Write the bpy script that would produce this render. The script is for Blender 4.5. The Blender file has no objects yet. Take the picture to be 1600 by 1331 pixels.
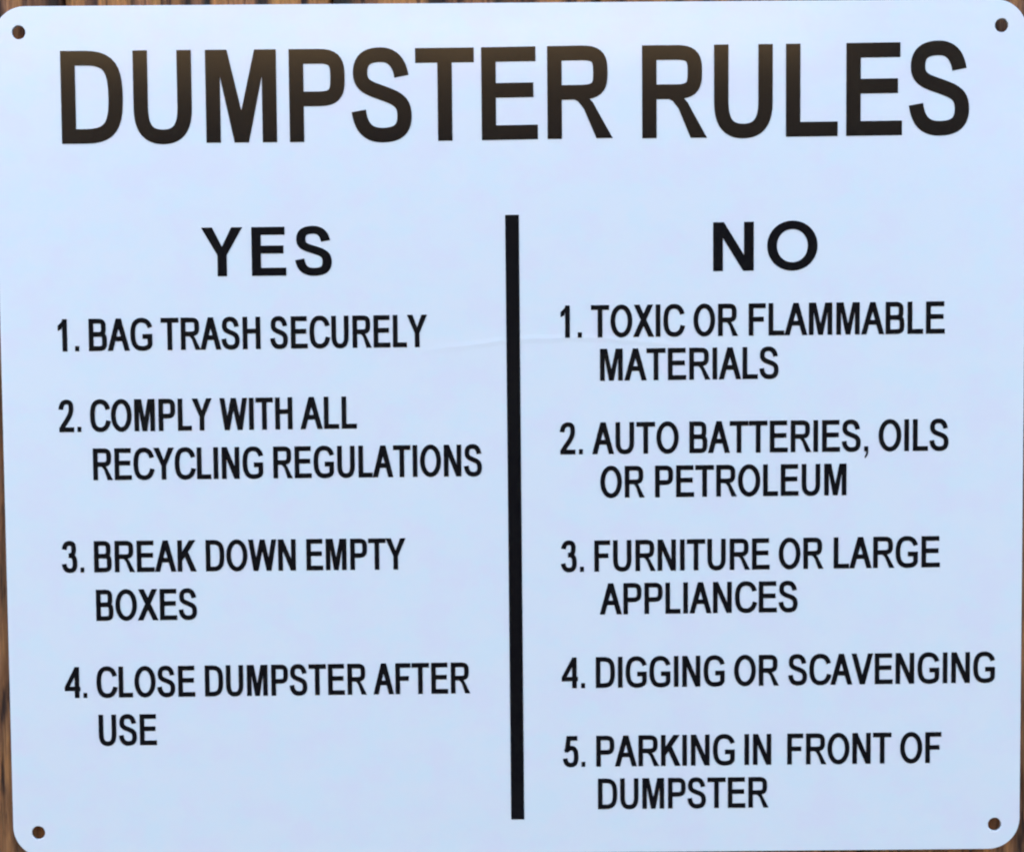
import bpy, bmesh, math, random
from mathutils import Vector, Matrix, noise
from mathutils.geometry import delaunay_2d_cdt

random.seed(7)
IN = 0.0254                       # the sign is 12 x 10 inches
SC = Vector((0.0, -0.0045, 1.40)) # sign centre (its face) in the world; the sign looks towards -Y

scene = bpy.context.scene
col = scene.collection
def S(x, y, z=0.0):               # sign inches (x right, y up, z out of the face) -> world metres
    return Vector((SC.x + x*IN, SC.y - z*IN, SC.z + y*IN))

# ------------------------------------------------------------ camera
cam_d = bpy.data.cameras.new('camera')
cam = bpy.data.objects.new('camera', cam_d); col.objects.link(cam)
cam_d.sensor_width = 36; cam_d.lens = 36*1500/1600
cam_d.clip_start = 0.01; cam_d.clip_end = 500
Rc = ((0.9999652419553012, 0.00810172557174856, -0.0019689906134634483),
      (-0.008031957240037598, 0.9994172060734163, 0.03317733966581307),
      (0.0022366367988655047, -0.03316037163794461, 0.9994475409988578))
B = Matrix(((1, 0, 0), (0, 0, -1), (0, 1, 0)))
cam.matrix_world = Matrix.Translation(S(-0.04275990662964705, 0.4714078388126332, 11.278563439289433)) @ (B @ Matrix(Rc)).to_4x4()
cam_d.dof.use_dof = True
cam_d.dof.focus_distance = 0.264
cam_d.dof.aperture_fstop = 11.0
scene.camera = cam

# ------------------------------------------------------------ sky and sun
SUN_EL, SUN_AZ = math.radians(30), math.radians(6)
w = bpy.data.worlds.new('World'); scene.world = w; w.use_nodes = True
nt = w.node_tree
sky = nt.nodes.new('ShaderNodeTexSky'); sky.sky_type = 'NISHITA'; sky.sun_disc = False
sky.sun_elevation = SUN_EL; sky.sun_rotation = SUN_AZ
sky.air_density = 1.0; sky.dust_density = 1.0
bg = nt.nodes['Background']; bg.inputs['Strength'].default_value = 0.15
nt.links.new(sky.outputs[0], bg.inputs['Color'])
sd = bpy.data.lights.new('sun', 'SUN'); sd.energy = 2.2; sd.angle = math.radians(0.53); sd.color = (1, .94, .85)
sun = bpy.data.objects.new('sun', sd); col.objects.link(sun)
tosun = Vector((math.sin(SUN_AZ)*math.cos(SUN_EL), math.cos(SUN_AZ)*math.cos(SUN_EL), math.sin(SUN_EL)))
sun.rotation_euler = tosun.to_track_quat('Z', 'Y').to_euler()
scene.view_settings.view_transform = 'Standard'; scene.view_settings.look = 'None'
scene.view_settings.exposure = 3.16; scene.view_settings.gamma = 1
scene.cycles.max_bounces = 8
scene.cycles.filter_width = 2.0

# ------------------------------------------------------------ helpers
def link(name, verts, faces, mats, parent=None, smooth=False):
    me = bpy.data.meshes.new(name); me.from_pydata([tuple(v) for v in verts], [], faces)
    for m in (mats if isinstance(mats, (list, tuple)) else [mats]): me.materials.append(m)
    bm = bmesh.new(); bm.from_mesh(me); bmesh.ops.recalc_face_normals(bm, faces=bm.faces); bm.to_mesh(me); bm.free()
    if smooth:
        for p in me.polygons: p.use_smooth = True
    o = bpy.data.objects.new(name, me); col.objects.link(o)
    if parent: o.parent = parent
    return o
def box(x0, x1, y0, y1, z0, z1):
    v = [(x, y, z) for x in (x0, x1) for y in (y0, y1) for z in (z0, z1)]
    return v, [(0,1,3,2), (4,6,7,5), (0,4,5,1), (2,3,7,6), (0,2,6,4), (1,5,7,3)]

class NT:
    def __init__(s, name):
        s.m = bpy.data.materials.new(name); s.m.use_nodes = True; s.t = s.m.node_tree
        s.b = s.t.nodes['Principled BSDF']
    def n(s, typ, **kw):
        nd = s.t.nodes.new(typ)
        for k, v in kw.items():
            if k in nd.inputs.keys(): nd.inputs[k].default_value = v
            else: setattr(nd, k, v)
        return nd
    def l(s, a, b): s.t.links.new(a, b)
    def noise(s, vec, scale, detail=4, rough=.55):
        nd = s.n('ShaderNodeTexNoise'); nd.inputs['Scale'].default_value = scale
        nd.inputs['Detail'].default_value = detail; nd.inputs['Roughness'].default_value = rough
        s.l(vec, nd.inputs['Vector']); return nd
    def mapping(s, src, scale, loc=(0,0,0)):
        nd = s.n('ShaderNodeMapping'); nd.inputs['Scale'].default_value = scale; nd.inputs['Location'].default_value = loc
        s.l(src, nd.inputs['Vector']); return nd.outputs[0]
    def ramp(s, src, stops, interp='LINEAR'):
        nd = s.n('ShaderNodeValToRGB'); cr = nd.color_ramp; cr.interpolation = interp
        while len(cr.elements) < len(stops): cr.elements.new(0.5)
        for e, (p, c) in zip(cr.elements, stops):
            e.position = p; e.color = (*c, 1) if len(c) == 3 else c
        s.l(src, nd.inputs[0]); return nd.outputs[0]
    def math(s, op, a, b=None):
        nd = s.n('ShaderNodeMath', operation=op)
        for i, v in enumerate((a, b)):
            if v is None: continue
            if isinstance(v, (int, float)): nd.inputs[i].default_value = v
            else: s.l(v, nd.inputs[i])
        return nd.outputs[0]
    def mix(s, f, a, b, mode='MIX'):
        nd = s.n('ShaderNodeMix', data_type='RGBA', blend_type=mode)
        for i, v in ((0, f), (6, a), (7, b)):
            if isinstance(v, (int, float)): nd.inputs[i].default_value = v
            elif isinstance(v, tuple): nd.inputs[i].default_value = (*v, 1)
            else: s.l(v, nd.inputs[i])
        return nd.outputs[2]
    def bump(s, h, strength, dist):
        nd = s.n('ShaderNodeBump'); nd.inputs['Strength'].default_value = strength; nd.inputs['Distance'].default_value = dist
        s.l(h, nd.inputs['Height']); s.l(nd.outputs[0], s.b.inputs['Normal']); return nd

def lin(r, g, b, k=1.0):
    f = lambda c: ((c/255+.055)/1.055)**2.4 if c/255 > .04045 else c/255/12.92
    return (f(r)*k, f(g)*k, f(b)*k)

# ------------------------------------------------------------ materials
def sign_paint(name, base, rough, mott):
    n = NT(name); tc = n.n('ShaderNodeTexCoord').outputs['Object']
    a = n.noise(tc, 34, 3); b = n.noise(n.mapping(tc, (1, 1, 1), (3, 1, 7)), 55, 3)
    c1 = n.mix(n.math('MULTIPLY', n.math('SUBTRACT', a.outputs[0], .5), mott), base, tuple(min(1, x) for x in (base[0]*.9, base[1]*1.02, base[2]*1.05)))
    f2 = n.ramp(b.outputs[0], [(.35, (0,0,0)), (.7, (1,1,1))])
    c2 = n.mix(n.math('MULTIPLY', f2, .35*mott if mott < 1 else .35), c1, (base[0]*1.02, base[1]*.965, base[2]*1.0))
    if mott >= .9:
        # cloudy film on the enamel; one shallow curved crease crosses the divider (relief only)
        cl = n.noise(n.mapping(tc, (1, 1, 1.4), (5, 0, 2)), 75, 4, .6); cm = n.noise(n.mapping(tc, (1, 1, 1.2), (9, 0, 4)), 68, 4, .6)
        c2 = n.mix(n.ramp(cl.outputs[0], [(.45, (0,0,0)), (.62, (.9,.9,.9))]), c2, (base[0]*.955, base[1]*1.005, base[2]*1.01))
        c2 = n.mix(n.ramp(cm.outputs[0], [(.47, (0,0,0)), (.64, (.9,.9,.9))]), c2, (base[0]*1.005, base[1]*.955, base[2]*1.0))
        sp = n.n('ShaderNodeSeparateXYZ'); n.l(tc, sp.inputs[0])
        X = n.math('DIVIDE', sp.outputs[0], IN); Z = n.math('DIVIDE', sp.outputs[2], IN)
        wob = n.math('MULTIPLY', n.math('SUBTRACT', n.noise(tc, 60, 2).outputs[0], .5), .10)
        dx = n.math('SUBTRACT', X, .55)
        crv = n.math('SUBTRACT', 1.115, n.math('MULTIPLY', n.math('MULTIPLY', dx, dx), .055))
        d = n.math('ADD', n.math('SUBTRACT', Z, crv), wob)
        line = n.math('SUBTRACT', 1, n.math('MINIMUM', n.math('DIVIDE', n.math('ABSOLUTE', d), .055), 1))
        ends = n.math('SUBTRACT', 1, n.math('MINIMUM', n.math('POWER', n.math('DIVIDE', n.math('ABSOLUTE', dx), 1.7), 4), 1))
        crease = n.math('MULTIPLY', n.math('MULTIPLY', line, ends), .5)
    n.l(c2, n.b.inputs['Base Color'])
    n.b.inputs['Roughness'].default_value = rough
    n.b.inputs['Specular IOR Level'].default_value = 0.5
    n.b.inputs['IOR'].default_value = 1.5
    if mott >= .9:      # baked enamel: a clear gloss skin over a satin body
        n.b.inputs['Roughness'].default_value = .42
        n.b.inputs['Coat Weight'].default_value = .9; n.b.inputs['Coat Roughness'].default_value = rough
    else:               # print: a fine speckle in the ink
        spk = n.noise(tc, 1400, 2, .7)
        n.l(n.mix(n.ramp(spk.outputs[0], [(.45, (0,0,0)), (.75, (1,1,1))]), c2, (.016, .014, .011)), n.b.inputs['Base Color'])
    fine = n.noise(tc, 900, 2); slow = n.noise(tc, 16, 1)
    h = n.math('ADD', n.math('MULTIPLY', fine.outputs[0], .02), slow.outputs[0])
    if mott >= .9: h = n.math('ADD', h, crease)
    n.bump(h, .25, .0006)
    return n.m
WHITE = sign_paint('white_enamel', (.85, .80, .745), .13, 1.0)
BLACK = sign_paint('black_ink', (.0050, .0036, .0046), .13, .3)

def alu():
    n = NT('bare_aluminium_edge'); n.b.inputs['Base Color'].default_value = (.62, .60, .60, 1)
    n.b.inputs['Metallic'].default_value = 1
    tc = n.n('ShaderNodeTexCoord').outputs['Object']
    n.l(n.ramp(n.noise(tc, 400).outputs[0], [(.3, (.25,.25,.25)), (.7, (.5,.5,.5))]), n.b.inputs['Roughness'])
    return n.m
ALU = alu()

def wood():
    n = NT('rough_brown_timber')
    pos = n.n('ShaderNodeNewGeometry').outputs['Position']
    sp = n.n('ShaderNodeSeparateXYZ'); n.l(pos, sp.inputs[0])
    warp = n.noise(n.mapping(pos, (20, 5, 5)), 1.0, 3)
    warp2 = n.noise(n.mapping(pos, (160, 20, 28)), 1.0, 2)
    x = n.math('ADD', sp.outputs[0], n.math('MULTIPLY', n.math('SUBTRACT', warp.outputs[0], .5), .004))
    x = n.math('ADD', x, n.math('MULTIPLY', n.math('SUBTRACT', warp2.outputs[0], .5), .0022))
    f = n.math('DIVIDE', n.math('ADD', x, .158), .316)
    T, Y, P, M, D, G = (196,144,96), (208,160,104), (180,132,102), (136,98,72), (66,42,32), (54,48,38)
    px = [(-20,T),(6,D),(12,P),(34,T),(45,M),(70,M),(84,G),(96,D),(100,Y),(128,T),(134,M),(155,D),(160,T),(203,T),(207,G),
          (217,P),(234,P),(238,Y),(262,M),(266,D),(273,T),(287,D),(301,G),(305,P),(322,G),(329,G),(333,T),(400,P),(405,G),(424,D),(427,Y),(474,T)]
    px2 = [(476,D),(488,G),(491,T),(517,T),(520,G),(550,G),(566,M),(590,M),(597,T),(665,T),(678,G),(700,D),(706,M),(765,P),(778,G),(806,M),(836,D),
           (842,P),(870,T),(892,D),(905,T),(935,G),(942,T),(975,D),(990,P),(1010,M),(1040,T),(1062,G),(1080,P),(1110,D),(1130,T),(1160,G)]
    pw = lambda p: max(0, min(1, ((p-800)/132.8*IN*1.0+.158)/.316))
    r1 = n.ramp(f, [(pw(p), lin(*c)) for p, c in px])
    r2 = n.ramp(f, [(pw(p), lin(*c)) for p, c in px2])
    s1 = n.noise(n.mapping(pos, (190, 60, 26)), 1.0, 5, .6)
    r3 = n.ramp(s1.outputs[0], [(.28, lin(*D)), (.40, lin(108,82,60)), (.48, lin(*M)), (.56, lin(160,120,86)), (.64, lin(*T)), (.76, lin(*M))])
    isb = n.math('GREATER_THAN', f, pw(475)); isc = n.math('GREATER_THAN', f, pw(1160))
    c = n.mix(isb, r1, r2); c = n.mix(isc, c, r3)
    # the streaks drift and fade along the board
    zz = n.noise(n.mapping(pos, (30, 10, 12), (4, 2, 9)), 1.0, 3)
    top = n.ramp(n.math('SUBTRACT', sp.outputs[2], 1.49), [(0, (0,0,0)), (.03, (1,1,1))])
    c = n.mix(top, n.mix(n.ramp(zz.outputs[0], [(.4,(0,0,0)), (.6,(1,1,1))]), r3, n.mix(.5, c, r3)), c)
    g1 = n.noise(n.mapping(pos, (900, 300, 40)), 1.0, 4, .65)
    c = n.mix(.85, c, n.ramp(g1.outputs[0], [(.3, (.42,.34,.28)), (.5, (.95,.93,.9)), (.7, (1.25,1.2,1.1))]), 'MULTIPLY')
    g2 = n.noise(n.mapping(pos, (420, 200, 42), (1, 5, 3)), 1.0, 3, .6)
    c = n.mix(n.ramp(g2.outputs[0], [(.55,(0,0,0)), (.66,(.92,.92,.92))]), c, lin(46, 25, 16))
    c = n.mix(1.0, c, (WOODK, WOODK*.77, WOODK*.54), 'MULTIPLY')
    n.l(c, n.b.inputs['Base Color'])
    n.b.inputs['Roughness'].default_value = .75
    n.b.inputs['Specular IOR Level'].default_value = .3
    n.bump(n.math('ADD', g1.outputs[0], n.math('MULTIPLY', g2.outputs[0], -1.5)), .8, .0008)
    return n.m
WOODK = .88
WOOD = wood()

def plain(name, c, rough=.8, scale=3., stretch=(1,1,1), contrast=.3):
    n = NT(name); tc = n.n('ShaderNodeTexCoord').outputs['Object']
    a = n.noise(n.mapping(tc, stretch), scale, 6)
    n.l(n.ramp(a.outputs[0], [(.25, tuple(x*(1-contrast) for x in c)), (.75, tuple(x*(1+contrast) for x in c))]), n.b.inputs['Base Color'])
    n.b.inputs['Roughness'].default_value = rough; n.bump(a.outputs[0], .4, .01)
    return n.m
CLAD = plain('tan_cladding', (.37, .24, .10), .8, 4, (1, 1, 1.5), .85)
CLAD_SHADE = plain('shade_dark_boards', (.030, .025, .019), .8, 5, (1, 1, 3), .3)  # shade put into the lower boards' colour, so the lettering mirrors dark
EARTH = plain('bare_earth', (.05, .045, .038), .95, 2.5)

# ------------------------------------------------------------ the yard: ground, the timber wall, an added wall across
def ground():
    n = 24; v = []; f = []
    for i in range(n+1):
        for j in range(n+1):
            x, y = -30+60*i/n, -30+60*j/n
            v.append((x, y, -.02 + .03*noise.noise(Vector((x*.3, y*.3, 0)))))
    for i in range(n):
        for j in range(n):
            a = i*(n+1)+j; f.append((a, a+1, a+n+2, a+n+1))
    o = link('ground', v, f, EARTH, smooth=True); o['kind'] = 'structure'
ground()

NEAR_TOP = 4.28
wallv, wallf = box(-5, 5, .022, .16, 0, NEAR_TOP-.02)
timber_wall = link('timber_wall', wallv, wallf, plain('dark_backing_board', (.035, .025, .02), .9), None)
timber_wall['kind'] = 'structure'
PW, GAP = 420/132.8*IN, .0016
X0 = (98-800)/132.8*IN
def plank_mesh(seed):
    xs = [i/14 for i in range(15)]
    zs = [0, .6] + [1.18+.44*i/90 for i in range(91)] + [2.2, NEAR_TOP]
    v = []; f = []; wd = PW-GAP
    for z in zs:
        for k, u in enumerate(xs):
            x = u*wd
            r = .0011*noise.noise(Vector((x*160+seed*9, 0, z*9+seed))) + .0008*noise.noise(Vector((x*420, seed*3., z*22)))
            e = min(u, 1-u)
            r -= .0022*max(0, 1-e/.05)**2
            v.append((x, -r*1.0, z))
    nx = len(xs); nz = len(zs)
    for j in range(nz-1):
        for i in range(nx-1):
            a = j*nx+i; f.append((a, a+1, a+nx+1, a+nx))
    b0 = len(v)
    for z in zs: v += [(0, .02, z), (wd, .02, z)]
    for j in range(nz-1):
        f.append((j*nx, (j+1)*nx, b0+2*j+2, b0+2*j)); f.append((j*nx+nx-1, b0+2*j+1, b0+2*j+3, (j+1)*nx+nx-1))
    f.append(tuple((nz-1)*nx+i for i in range(nx)) + (b0+2*nz-1, b0+2*nz-2))
    me = bpy.data.meshes.new('plank'); me.from_pydata(v, [], f); me.materials.append(WOOD)
    for p in me.polygons: p.use_smooth = True
    return me
meshes = [plank_mesh(s) for s in (1.3, 2.7, 5.1, 7.9)]
for i in range(-24, 24):
    o = bpy.data.objects.new('plank', meshes[i % 4]); col.objects.link(o); o.parent = timber_wall
    o.location = (X0+i*PW+GAP/2, -.0011 if i < 0 else random.uniform(-.0002, .0003), 0)
# unseen raised block, added so its shadow darkens the right of the wall across
gv, gf = box(1.46, 6.0, .03, .18, NEAR_TOP-.02, 6.4)
shadow_block = link('wall_shadow_block', gv, gf, CLAD, timber_wall)

# unseen tan wall added to be mirrored in the sign, sunlit above the shadow
cl_v, cl_f = [], []
for k in range(21):
    z0 = k*.15
    b, ff = box(-2.7, 3.1, -3.12, -3.0, z0, z0+.146)
    b = [(x, y + (.012 if (y > -3.05 and z < z0+.01) else 0), z) for x, y, z in b]
    cl_f += [tuple(len(cl_v)+i for i in q) for q in ff]; cl_v += b
across = link('mirrored_wall', cl_v, cl_f, [CLAD, CLAD_SHADE])
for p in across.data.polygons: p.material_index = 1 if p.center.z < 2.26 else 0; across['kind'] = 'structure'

# ------------------------------------------------------------ the sign
BOW = 0.03
def bow(x, y): return BOW*max(0., 1-(x/6)**2)*(0.6+0.4*y/5)

sign = bpy.data.objects.new('rules_sign', None); col.objects.link(sign)
sign.location = SC; sign.empty_display_size = .1
sign['label'] = 'white metal DUMPSTER RULES sign with black YES and NO columns on rough brown timber'
sign['category'] = 'sign'
def SL(x, y, z=0.0): return (x*IN, -z*IN, y*IN)       # local to the sign

def union(polys, grid=None, outer=None, holes=()):
    """polygons (ccw or cw) -> verts2d, triangles covering their union"""
    vs, fs, seen = [], [], {}
    def vid(p):
        k = (round(p[0], 5), round(p[1], 5))
        if k not in seen: seen[k] = len(vs); vs.append(Vector(k))
        return seen[k]
    for poly in polys:
        ids = []
        for p in poly:
            i = vid(p)
            if not ids or ids[-1] != i: ids.append(i)
        if ids[0] == ids[-1]: ids.pop()
        if len(set(ids)) < 3: continue
        a = sum(vs[ids[i]].x*vs[ids[(i+1) % len(ids)]].y - vs[ids[(i+1) % len(ids)]].x*vs[ids[i]].y for i in range(len(ids)))
        if abs(a) < 1e-9: continue
        fs.append(ids if a > 0 else ids[::-1])
    r = delaunay_2d_cdt(vs, [], fs, 0, 1e-5)
    tris = [t for t, o in zip(r[2], r[5]) if o]
    return r[0], tris

def raised(v2, tris, z0, z1, bend=True):
    """sheet at z1 with walls down to z0 along its outline"""
    used = sorted({i for t in tris for i in t}); m = {u: k for k, u in enumerate(used)}
    f = [tuple(m[i] for i in t) for t in tris]
    n = len(used)
    P = [v2[u] for u in used]
    v = [SL(p[0], p[1], (bow(p[0], p[1]) if bend else 0)+z1) for p in P]
    cnt = {}
    for t in f:
        for a, b in ((t[0],t[1]), (t[1],t[2]), (t[2],t[0])): cnt[(a,b)] = 1
    rim = [(a,b) for (a,b) in cnt if (b,a) not in cnt]
    lo = {}
    for a, b in rim:
        for q in (a, b):
            if q not in lo: lo[q] = len(v); v.append(SL(P[q][0], P[q][1], (bow(*P[q]) if bend else 0)+z0))
    top = len(f)
    for a, b in rim: f.append((a, lo[a], lo[b], b))
    return v, f, top

# --- metal sheet
TH = .030
# rounded rectangle outline
def rounded(hw, hh, r, n=14):
    pts = []
    for cx, cy, a0 in ((hw-r, hh-r, 0), (-hw+r, hh-r, 90), (-hw+r, -hh+r, 180), (hw-r, -hh+r, 270)):
        for k in range(n+1):
            a = math.radians(a0+90*k/n); pts.append((cx+r*math.cos(a), cy+r*math.sin(a)))
    return pts
HOLES = [(-5.7, 4.7), (5.7, 4.7), (-5.7, -4.7), (5.7, -4.7)]
HR = .079
def sheet():
    bev = .008
    outer = rounded(6-bev, 5-bev, .375-bev)
    vs = []; edges = []
    def loop(pts):
        s = len(vs); vs.extend(Vector(p) for p in pts)
        edges.extend((s+i, s+(i+1) % len(pts)) for i in range(len(pts)))
        return list(range(s, s+len(pts)))
    lo = loop(outer)
    hl = [loop([(cx+(HR+bev)*math.cos(a), cy+(HR+bev)*math.sin(a)) for a in [2*math.pi*k/28 for k in range(28)]]) for cx, cy in HOLES]
    for i in range(-11, 12):
        for j in range(-9, 10):
            p = (i*.52, j*.52)
            if abs(p[0]) > 5.3 and abs(p[1]) > 4.3: continue
            if abs(p[0]) < 5.9 and abs(p[1]) < 4.9: vs.append(Vector(p))
    r = delaunay_2d_cdt(vs, edges, [], 0, 1e-6)
    V = r[0]; tris = []
    for t in r[2]:
        c = sum((V[i] for i in t), Vector((0, 0)))/3
        if any((c-Vector(h)).length < HR+bev*.8 for h in HOLES): continue
        x, y = abs(c.x), abs(c.y)
        if x > 6-bev or y > 5-bev: continue
        if x > 5.625 and y > 4.625 and (Vector((x, y))-Vector((5.625, 4.625))).length > .375-bev*.9: continue
        tris.append(tuple(t))
    n = len(V)
    v = [SL(p.x, p.y, bow(p.x, p.y)) for p in V]
    v += [SL(p.x, p.y, bow(p.x, p.y)-TH) for p in V]
    f = [t for t in tris] + [tuple(i+n for i in t[::-1]) for t in tris]
    cnt = {(t[a], t[(a+1) % 3]) for t in tris for a in range(3)}
    nface = len(tris)
    rim = [(a, b) for a, b in cnt if (b, a) not in cnt]
    # rounded-over enamel lip, then the bare cut edge
    nxt = {}
    for a, b in rim: nxt.setdefault(a, []).append(b)
    off = {}
    for a, b in rim:
        d = (V[b]-V[a]).normalized(); nn = Vector((d.y, -d.x))
        off[a] = off.get(a, Vector((0,0)))+nn; off[b] = off.get(b, Vector((0,0)))+nn
    ring1, ring2, ring3 = {}, {}, {}
    for q, nn in off.items():
        nn = nn.normalized(); p = V[q]; z = bow(p.x, p.y)
        for ring, o_, dz in ((ring1, bev*.7, -bev*.3), (ring2, bev, -bev), (ring3, bev, -TH+bev*.4)):
            ring[q] = len(v); s = p+nn*o_; v.append(SL(s.x, s.y, z+dz))
    mats = [0]*len(f)
    for a, b in rim:
        f += [(a, ring1[a], ring1[b], b), (ring1[a], ring2[a], ring2[b], ring1[b])]; mats += [0, 0]
        f += [(ring2[a], ring3[a], ring3[b], ring2[b]), (ring3[a], a+n, b+n, ring3[b])]; mats += [1, 1]
    me = bpy.data.meshes.new('sheet'); me.from_pydata(v, [], f)
    me.materials.append(WHITE); me.materials.append(ALU)
    for p, mi in zip(me.polygons, mats): p.material_index = mi
    bm = bmesh.new(); bm.from_mesh(me); bmesh.ops.recalc_face_normals(bm, faces=bm.faces)
    for e in bm.edges:
        if len(e.link_faces) == 2 and e.link_faces[0].material_index != e.link_faces[1].material_index: e.smooth = False
    for e in bm.edges:
        if len(e.link_faces) == 2 and .2 < e.calc_face_angle(0): e.smooth = False
    bm.to_mesh(me); bm.free()
    for i, p in enumerate(me.polygons): p.use_smooth = True
    o = bpy.data.objects.new('metal_sheet', me); col.objects.link(o); o.parent = sign
    o['label'] = 'white enamel sheet with rounded corners and a hole near each corner'
sheet()

# ------------------------------------------------------------ lettering: grotesque capitals drawn with an elliptical pen
def bez(p0, p1, p2, p3, n=10):
    out = []
    for k in range(n+1):
        t = k/n; s = 1-t
        out.append((s**3*p0[0]+3*s*s*t*p1[0]+3*s*t*t*p2[0]+t**3*p3[0], s**3*p0[1]+3*s*s*t*p1[1]+3*s*t*t*p2[1]+t**3*p3[1]))
    return out
def chain(*segs):                      # segs: (p0,c1,c2,p3) or a point list
    pts = []
    for s in segs:
        q = bez(*s) if len(s) == 4 and not isinstance(s, list) else list(s)
        if pts and abs(pts[-1][0]-q[0][0])+abs(pts[-1][1]-q[0][1]) < 1e-6: q = q[1:]
        pts += q
    return pts
def stroke(pts, sv, sh, closed=False):
    n = len(pts); L = []; R = []
    for i in range(n):
        if closed: a, b = pts[(i-1) % n], pts[(i+1) % n]
        else: a, b = pts[max(0, i-1)], pts[min(n-1, i+1)]
        dx, dy = b[0]-a[0], b[1]-a[1]; l = math.hypot(dx, dy) or 1
        nx, ny = -dy/l*sv/2, dx/l*sh/2
        L.append((pts[i][0]+nx, pts[i][1]+ny)); R.append((pts[i][0]-nx, pts[i][1]-ny))
    m = n if closed else n-1
    return [[L[i], L[(i+1) % n], R[(i+1) % n], R[i]] for i in range(m)]
def rect(x0, x1, y0, y1): return [[(x0, y0), (x1, y0), (x1, y1), (x0, y1)]]

def glyph(ch, w, sv, sh):
    a, b = sv/2, sh/2; o = .012
    T = 1+o-b; Bt = b-o                        # centre lines with overshoot
    stem = rect(0, sv, 0, 1)
    if ch == 'I': return rect(0, w, 0, 1)
    if ch == '.': return rect(0, w, 0, sh*1.08)
    if ch == ',': return rect(0, w, 0, sh*1.08) + [[(w*.42, .02), (w, .02), (w, -.02), (w*.86, -.11), (w*.25, -.215), (w*.1, -.165), (w*.42, -.09), (w*.5, 0)]]
    if ch == 'H': return stem + rect(w-sv, w, 0, 1) + rect(0, w, .5-.02, .5-.02+sh)
    if ch == 'L': return stem + rect(0, w, 0, sh)
    if ch == 'E': return stem + rect(0, w, 0, sh) + rect(0, w*.965, 1-sh, 1) + rect(0, w*.925, .455, .455+sh)
    if ch == 'F': return stem + rect(0, w, 1-sh, 1) + rect(0, w*.885, .43, .43+sh)
    if ch == 'T': return rect(w/2-a, w/2+a, 0, 1) + rect(0, w, 1-sh, 1)
    if ch == 'D': return stem + stroke(chain([(a, 1-b), (w*.40, 1-b)], ((w*.40, 1-b), (w*.80, 1-b), (w-a, .80), (w-a, .5)), ((w-a, .5), (w-a, .20), (w*.80, b), (w*.40, b)), [(w*.40, b), (a, b)]), sv, sh)
    if ch == 'P':
        yb = .385+b; ym = (1-b+yb)/2
        return stem + stroke(chain([(a, 1-b), (w*.55, 1-b)], ((w*.55, 1-b), (w*.86, 1-b), (w-a, (1-b)*.6+ym*.4), (w-a, ym)), ((w-a, ym), (w-a, yb*.6+ym*.4), (w*.86, yb), (w*.55, yb)), [(w*.55, yb), (a, yb)]), sv, sh)
    if ch == 'R':
        yb = .42+b; ym = (1-b+yb)/2; W = w*.925; d = sv*1.13
        leg = [[(w-d, 0), (w, 0), (w*.80, .255), (w*.70, .385), (w*.63, .44), (w*.50, .44), (w*.40, .425), (w*.47, .40), (w*.56, .32)]]
        return stem + leg + stroke(chain([(a, 1-b), (W*.58, 1-b)], ((W*.58, 1-b), (W*.87, 1-b), (W-a, (1-b)*.6+ym*.4), (W-a, ym)), ((W-a, ym), (W-a, yb*.6+ym*.4), (W*.87, yb), (W*.58, yb)), [(W*.58, yb), (a, yb)]), sv, sh)
    if ch == 'B':
        yc = .515; y1 = (1-b+yc)/2; y2 = (b+yc)/2; W = w*.95
        return stem + stroke(chain([(a, 1-b), (W*.55, 1-b)], ((W*.55, 1-b), (W*.87, 1-b), (W-a, (1-b)*.6+y1*.4), (W-a, y1)), ((W-a, y1), (W-a, yc*.6+y1*.4), (W*.87, yc), (W*.55, yc)), [(W*.55, yc), (a, yc)]), sv, sh) \
             + stroke(chain([(a, yc), (w*.58, yc)], ((w*.58, yc), (w*.88, yc), (w-a, yc*.6+y2*.4), (w-a, y2)), ((w-a, y2), (w-a, b*.6+y2*.4), (w*.88, b), (w*.58, b)), [(w*.58, b), (a, b)]), sv, sh)
    if ch == 'U': return stroke(chain([(a, 1), (a, .38)], ((a, .38), (a, .14), (w*.27, Bt), (w*.5, Bt)), ((w*.5, Bt), (w*.73, Bt), (w-a, .14), (w-a, .38)), [(w-a, .38), (w-a, 1)]), sv, sh)
    if ch == 'O':
        k = .57; rx, ry = w/2-a, (T-Bt)/2; cx, cy = w/2, .5
        q = chain(((cx+rx, cy), (cx+rx, cy+ry*k), (cx+rx*k, cy+ry), (cx, cy+ry)), ((cx, cy+ry), (cx-rx*k, cy+ry), (cx-rx, cy+ry*k), (cx-rx, cy)),
                  ((cx-rx, cy), (cx-rx, cy-ry*k), (cx-rx*k, cy-ry), (cx, cy-ry)), ((cx, cy-ry), (cx+rx*k, cy-ry), (cx+rx, cy-ry*k), (cx+rx, cy)))
        return stroke(q[:-1], sv, sh, True)
    if ch == 'C': return stroke(chain(((w*.915, .69), (w*.86, .86), (w*.72, T), (w*.53, T)), ((w*.53, T), (w*.24, T), (a, .80), (a, .5)),
                                      ((a, .5), (a, .20), (w*.24, Bt), (w*.53, Bt)), ((w*.53, Bt), (w*.74, Bt), (w*.89, .15), (w*.94, .345))), sv, sh)
    if ch == 'G': return stroke(chain(((w*.90, .71), (w*.84, .87), (w*.70, T), (w*.52, T)), ((w*.52, T), (w*.23, T), (a, .80), (a, .5)),
                                      ((a, .5), (a, .20), (w*.24, Bt), (w*.53, Bt)), ((w*.53, Bt), (w*.70, Bt), (w*.86, .09), (w-a, .19))), sv, sh) \
                         + rect(w-sv, w, .165, .51) + rect(w*.55, w, .51-sh, .51)
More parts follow.
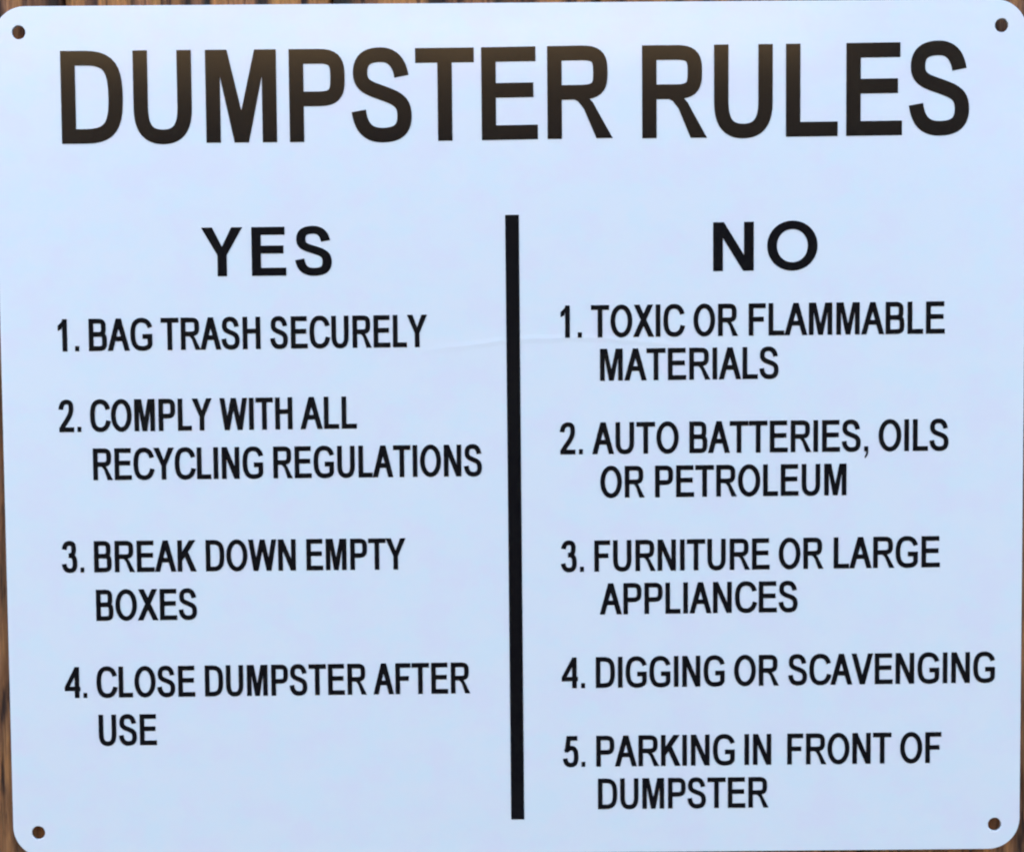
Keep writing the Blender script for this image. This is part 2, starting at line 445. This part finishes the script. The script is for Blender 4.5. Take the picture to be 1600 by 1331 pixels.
    if ch == 'S': return stroke(chain(((w*.835, .700), (w*.80, .855), (w*.68, T), (w*.49, T)), ((w*.49, T), (w*.26, T), (a+w*.025, .88), (a+w*.025, .735)),
                                      ((a+w*.025, .735), (a+w*.025, .60), (w*.30, .572), (w*.51, .522)), ((w*.51, .522), (w*.78, .46), (w-a, .42), (w-a, .275)),
                                      ((w-a, .275), (w-a, .13), (w*.77, Bt), (w*.51, Bt)), ((w*.51, Bt), (w*.27, Bt), (w*.15, .15), (w*.115, .33))), sv, sh)
    if ch == 'A':
        d = sv*1.10
        return [[(0, 0), (d, 0), (w/2+d/2, 1), (w/2-d/2, 1)], [(w, 0), (w-d, 0), (w/2-d/2, 1), (w/2+d/2, 1)]] + rect(w*.22, w*.78, .295, .295+sh)
    if ch == 'V':
        d = sv*1.10
        return [[(0, 1), (d, 1), (w/2+d/2, 0), (w/2-d/2, 0)], [(w, 1), (w-d, 1), (w/2-d/2, 0), (w/2+d/2, 0)]]
    if ch == 'W':
        d = sv*1.05; q = w*.268; m = w/2
        return [[(0, 1), (d, 1), (q+d/2, 0), (q-d/2, 0)], [(m+d/2, 1), (m-d/2, 1), (q-d/2, 0), (q+d/2, 0)],
                [(m-d/2, 1), (m+d/2, 1), (w-q+d/2, 0), (w-q-d/2, 0)], [(w, 1), (w-d, 1), (w-q-d/2, 0), (w-q+d/2, 0)]]
    if ch == 'X':
        d = sv*1.2
        return [[(0, 0), (d, 0), (w*.96, 1), (w*.96-d, 1)], [(w*.04, 1), (w*.04+d, 1), (w, 0), (w-d, 0)]]
    if ch == 'Y':
        d = sv*1.18; yj = .43
        return rect(w/2-a, w/2+a, 0, yj+.01) + [[(0, 1), (d, 1), (w/2+a*.9, yj), (w/2-a, yj)], [(w, 1), (w-d, 1), (w/2-a*.9, yj), (w/2+a, yj)]]
    if ch == 'M':
        d = sv
        return stem + rect(w-sv, w, 0, 1) + [[(sv*.62, 1), (sv*1.5, 1), (w/2+d*.5, 0), (w/2-d*.5, 0)], [(w-sv*.62, 1), (w-sv*1.5, 1), (w/2-d*.5, 0), (w/2+d*.5, 0)]]
    if ch == 'N': return stem + rect(w-sv, w, 0, 1) + [[(0, 1), (sv*1.1, 1), (w, 0), (w-sv*1.1, 0)]]
    if ch == 'K':
        d = sv*1.25
        return stem + [[(a, .33), (a, .52), (w*.93-d, 1), (w*.96, 1), (sv*1.02, .34)], [(w-d, 0), (w, 0), (w*.47+d*.2, .66), (w*.30+d*.2, .50)]]
    if ch == '1': return rect(w-sv, w, 0, 1) + [[(0, .635), (0, .80), (w*.32, .88), (w-sv*.75, 1), (w, 1), (w-a, .82), (w-sv, .80), (w*.4, .69)]]
    if ch == '2': return rect(0, w, 0, sh) + stroke(chain(((w*.13, .70), (w*.15, .87), (w*.30, T), (w*.51, T)), ((w*.51, T), (w*.76, T), (w-a-.01, .88), (w-a-.01, .72)),
                                      ((w-a-.01, .72), (w-a-.01, .52), (w*.50, .36), (w*.30, .215)), ((w*.30, .215), (w*.22, .16), (w*.19, .12), (w*.16, b*.9))), sv*.98, sh)
    if ch == '3': return stroke(chain(((w*.12, .735), (w*.17, .90), (w*.32, T), (w*.48, T)), ((w*.48, T), (w*.72, T), (w*.93-a, .88), (w*.93-a, .76)),
                                      ((w*.93-a, .76), (w*.93-a, .62), (w*.72, .54), (w*.42, .54))), sv, sh) + \
                         stroke(chain(((w*.42, .54), (w*.78, .55), (w-a, .46), (w-a, .29)), ((w-a, .29), (w-a, .12), (w*.74, Bt), (w*.48, Bt)), ((w*.48, Bt), (w*.28, Bt), (w*.13, .12), (w*.10, .275))), sv, sh)
    if ch == '4':
        x0 = w*.64
        return rect(x0, x0+sv, 0, 1) + rect(0, w, .225, .225+sh*.95) + [[(0, .225), (0, .36), (x0+a*.2, 1), (x0+sv, 1), (x0+a, .82), (sv*.95, .33), (sv*.95, .225)]]
    if ch == '5': return rect(w*.20, w*.93, 1-sh, 1) + [[(w*.20, 1), (w*.20+sv*.95, 1), (w*.10+sv*1.0, .50), (w*.06, .465)]] + \
                         stroke(chain(((w*.14, .50), (w*.28, .60), (w*.42, .61), (w*.50, .61)), ((w*.50, .61), (w*.78, .61), (w-a, .50), (w-a, .32)),
                                      ((w-a, .32), (w-a, .13), (w*.74, Bt), (w*.48, Bt)), ((w*.48, Bt), (w*.27, Bt), (w*.13, .12), (w*.10, .275))), sv, sh)
    raise ValueError(ch)

# ink left, ink right, advance of each capital, per 2048
MET = {'A': (-3, 1369, 1366), 'B': (150, 1258, 1366), 'C': (102, 1420, 1479), 'D': (158, 1382, 1479), 'E': (162, 1274, 1366), 'F': (168, 1163, 1251),
       'G': (109, 1466, 1593), 'H': (164, 1314, 1479), 'I': (191, 385, 569), 'K': (150, 1364, 1366), 'L': (150, 1066, 1139), 'M': (152, 1548, 1706),
       'N': (156, 1311, 1479), 'O': (99, 1501, 1593), 'P': (158, 1275, 1366), 'R': (161, 1453, 1479), 'S': (92, 1257, 1366), 'T': (48, 1204, 1251),
       'U': (161, 1316, 1479), 'V': (9, 1358, 1366), 'W': (25, 1908, 1933), 'X': (9, 1359, 1366), 'Y': (6, 1361, 1366), '1': (223, 763, 1139),
       '2': (62, 1030, 1139), '3': (86, 1049, 1139), '4': (26, 1057, 1139), '5': (85, 1056, 1139), '.': (186, 391, 569), ',': (181, 391, 569)}
PEN = {'T': (.157, .158), 'Y': (.192, .163), 'N': (.200, .175), 'B': (.148, .152)}
SPREAD = 60      # the ink has spread: every letter a little wider than its drawing
LINES = [
    ('title_text', 'T', [('D', -5.2219, -4.5037, 3.4158, 3.4148, 1.0647), ('U', -4.3809, -3.7045, 3.4147, 3.414, 1.0642), ('M', -3.5409, -2.7204, 3.4138, 3.4132, 1.0638), ('P', -2.5718, -1.9262, 3.4132, 3.4129, 1.0635), ('S', -1.8482, -1.1545, 3.4129, 3.4128, 1.0634), ('T', -1.1077, -0.429, 3.4128, 3.4161, 1.0634), ('E', -0.3435, 0.3072, 3.4169, 3.4235, 1.0634), ('R', 0.4201, 1.1757, 3.4246, 3.4324, 1.0635)]),
    ('title_text', 'T', [('R', 1.5195, 2.2714, 3.4251, 3.4283, 1.064), ('U', 2.3547, 3.036, 3.4286, 3.4317, 1.0645), ('L', 3.1901, 3.7933, 3.4324, 3.4366, 1.0651), ('E', 3.8924, 4.5427, 3.4375, 3.4434, 1.0657), ('S', 4.6248, 5.3255, 3.4442, 3.4509, 1.0665)]),
    ('heading_text', 'Y', [('Y', -3.6253, -3.1459, 1.8707, 1.872, 0.5654), ('E', -3.0398, -2.6382, 1.8723, 1.8735, 0.5653), ('S', -2.5284, -2.1067, 1.8739, 1.8753, 0.5652)]),
    ('heading_text', 'N', [('N', 2.3431, 2.8172, 1.8851, 1.8881, 0.5672), ('O', 2.9743, 3.5626, 1.8891, 1.8928, 0.5674)]),
    ('rule_text', 'B', [('1.', -5.3252, -5.0792, 1.0114, 1.0125, 0.3771), ('BAG', -4.9635, -4.2191, 1.013, 1.0161, 0.377), ('TRASH', -4.1192, -2.9531, 1.0166, 1.0216, 0.3769), ('SECURELY', -2.8368, -1.0033, 1.0221, 1.0302, 0.3768)]),
    ('rule_text', 'B', [('2.', -5.3328, -5.0756, 0.0669, 0.0681, 0.377), ('COMPLY', -4.9693, -3.5387, 0.0686, 0.0752, 0.3769), ('WITH', -3.4483, -2.5939, 0.0756, 0.0795, 0.3768), ('ALL', -2.5022, -1.8394, 0.0799, 0.083, 0.3768)]),
    ('rule_text', 'B', [('RECYCLING', -4.947, -2.9477, -0.5011, -0.4956, 0.3752), ('REGULATIONS', -2.8285, -0.3774, -0.4953, -0.489, 0.3752)]),
    ('rule_text', 'B', [('3.', -5.3318, -5.0787, -1.5895, -1.5891, 0.3717), ('BREAK', -4.9607, -3.7513, -1.5889, -1.5868, 0.3717), ('DOWN', -3.6431, -2.5814, -1.5867, -1.5851, 0.3716), ('EMPTY', -2.4568, -1.2852, -1.5849, -1.5834, 0.3717)]),
    ('rule_text', 'B', [('BOXES', -4.9489, -3.7586, -2.1649, -2.1589, 0.3707)]),
    ('rule_text', 'B', [('4.', -5.3431, -5.0784, -3.083, -3.0819, 0.3704), ('CLOSE', -4.9652, -3.7969, -3.0814, -3.0764, 0.3704), ('DUMPSTER', -3.6813, -1.7646, -3.0759, -3.0683, 0.3705), ('AFTER', -1.6863, -0.5388, -3.068, -3.0638, 0.3706)]),
    ('rule_text', 'B', [('USE', -4.9517, -4.2637, -3.6562, -3.6527, 0.3717)]),
    ('rule_text', 'B', [('1.', 0.5564, 0.8049, 1.1245, 1.1253, 0.3759), ('TOXIC', 0.912, 2.0009, 1.1256, 1.1293, 0.376), ('OR', 2.1118, 2.6342, 1.1296, 1.1314, 0.3761), ('FLAMMABLE', 2.7586, 5.0601, 1.1318, 1.1399, 0.3764)]),
    ('rule_text', 'B', [('MATERIALS', 1.0152, 3.1098, 0.6179, 0.6269, 0.3743)]),
    ('rule_text', 'B', [('2.', 0.5441, 0.8095, -0.2418, -0.2413, 0.3739), ('AUTO', 0.9185, 1.9368, -0.2411, -0.2392, 0.374), ('BATTERIES,', 2.0618, 4.168, -0.239, -0.2353, 0.3742), ('OILS', 4.2894, 5.1139, -0.2351, -0.2338, 0.3745)]),
    ('rule_text', 'B', [('OR', 1.0123, 1.5358, -0.7567, -0.7553, 0.3744), ('PETROLEUM', 1.6571, 3.9122, -0.7549, -0.7492, 0.3746)]),
    ('rule_text', 'B', [('3.', 0.5528, 0.8141, -1.6297, -1.6285, 0.3704), ('FURNITURE', 0.938, 3.0077, -1.6279, -1.6189, 0.3705), ('OR', 3.1143, 3.6447, -1.6184, -1.6162, 0.3706), ('LARGE', 3.765, 5.0209, -1.6157, -1.6107, 0.3708)]),
    ('rule_text', 'B', [('APPLIANCES', 0.999, 3.3402, -2.1379, -2.129, 0.3709)]),
    ('rule_text', 'B', [('4.', 0.5443, 0.8203, -3.0151, -3.0138, 0.369), ('DIGGING', 0.9485, 2.4765, -3.0131, -3.006, 0.3691), ('OR', 2.5874, 3.1204, -3.0054, -3.0031, 0.3692), ('SCAVENGING', 3.2305, 5.6855, -3.0026, -2.9923, 0.3693)]),
    ('rule_text', 'B', [('5.', 0.562, 0.819, -3.9583, -3.9577, 0.372), ('PARKING', 0.9492, 2.5958, -3.9574, -3.9543, 0.372), ('IN', 2.7161, 3.0298, -3.9541, -3.9536, 0.3721), ('FRONT', 3.2202, 4.4602, -3.9533, -3.9514, 0.3721), ('OF', 4.5638, 5.0543, -3.9512, -3.9506, 0.3722)]),
    ('rule_text', 'B', [('DUMPSTER', 0.9672, 2.9993, -4.4707, -4.4687, 0.3694)]),
]

made = {}
def line_mesh(name, style, words, parent):
    sv, sh = PEN[style]; polys = []; txt = []
    for text, x0, x1, ya, yb, cap in words:
        txt.append(text)
        pens = [0]; 
        for c in text: pens.append(pens[-1]+MET[c][2])
        l = [pens[i]+MET[c][0]-SPREAD/2 for i, c in enumerate(text)]
        r = [pens[i]+MET[c][1]+SPREAD/2 for i, c in enumerate(text)]
        k = (x1-x0)/(r[-1]-l[0])
        for i, c in enumerate(text):
            lx = x0+(l[i]-l[0])*k; rx = x0+(r[i]-l[0])*k
            if c == 'I': m_ = (lx+rx)/2; lx, rx = m_-sv*cap/2, m_+sv*cap/2
            base = ya+(yb-ya)*((lx+rx)/2-x0)/max(1e-6, x1-x0)
            t = (yb-ya)/max(1e-6, x1-x0)
            for poly in glyph(c, (rx-lx)/cap, sv, sh):
                polys.append([(lx+p[0]*cap, base+p[1]*cap + t*(lx+p[0]*cap-(lx+rx)/2)) for p in poly])
    v2, tris = union(polys)
    v, f, top = raised(v2, tris, .0, .004)
    o = link(name, v, f, BLACK, parent)
    return o, txt
for name, style, words in LINES:
    o, txt = line_mesh(name, style, words, sign)
    s = ''.join(txt) if name != 'rule_text' else ' '.join(txt)
    o['label'] = ('large black title word ' + s) if name == 'title_text' else ('black column heading ' + s) if name == 'heading_text' else 'black printed line reading ' + s
bv, bt = union([[(-.081, 2.555), (.0785, 2.555), (.088, -4.585), (-.067, -4.585)]])
v, f, top = raised(bv, bt, 0, .004)
bar = link('divider_bar', v, f, BLACK, sign); bar['label'] = 'thick vertical black bar between the two columns'
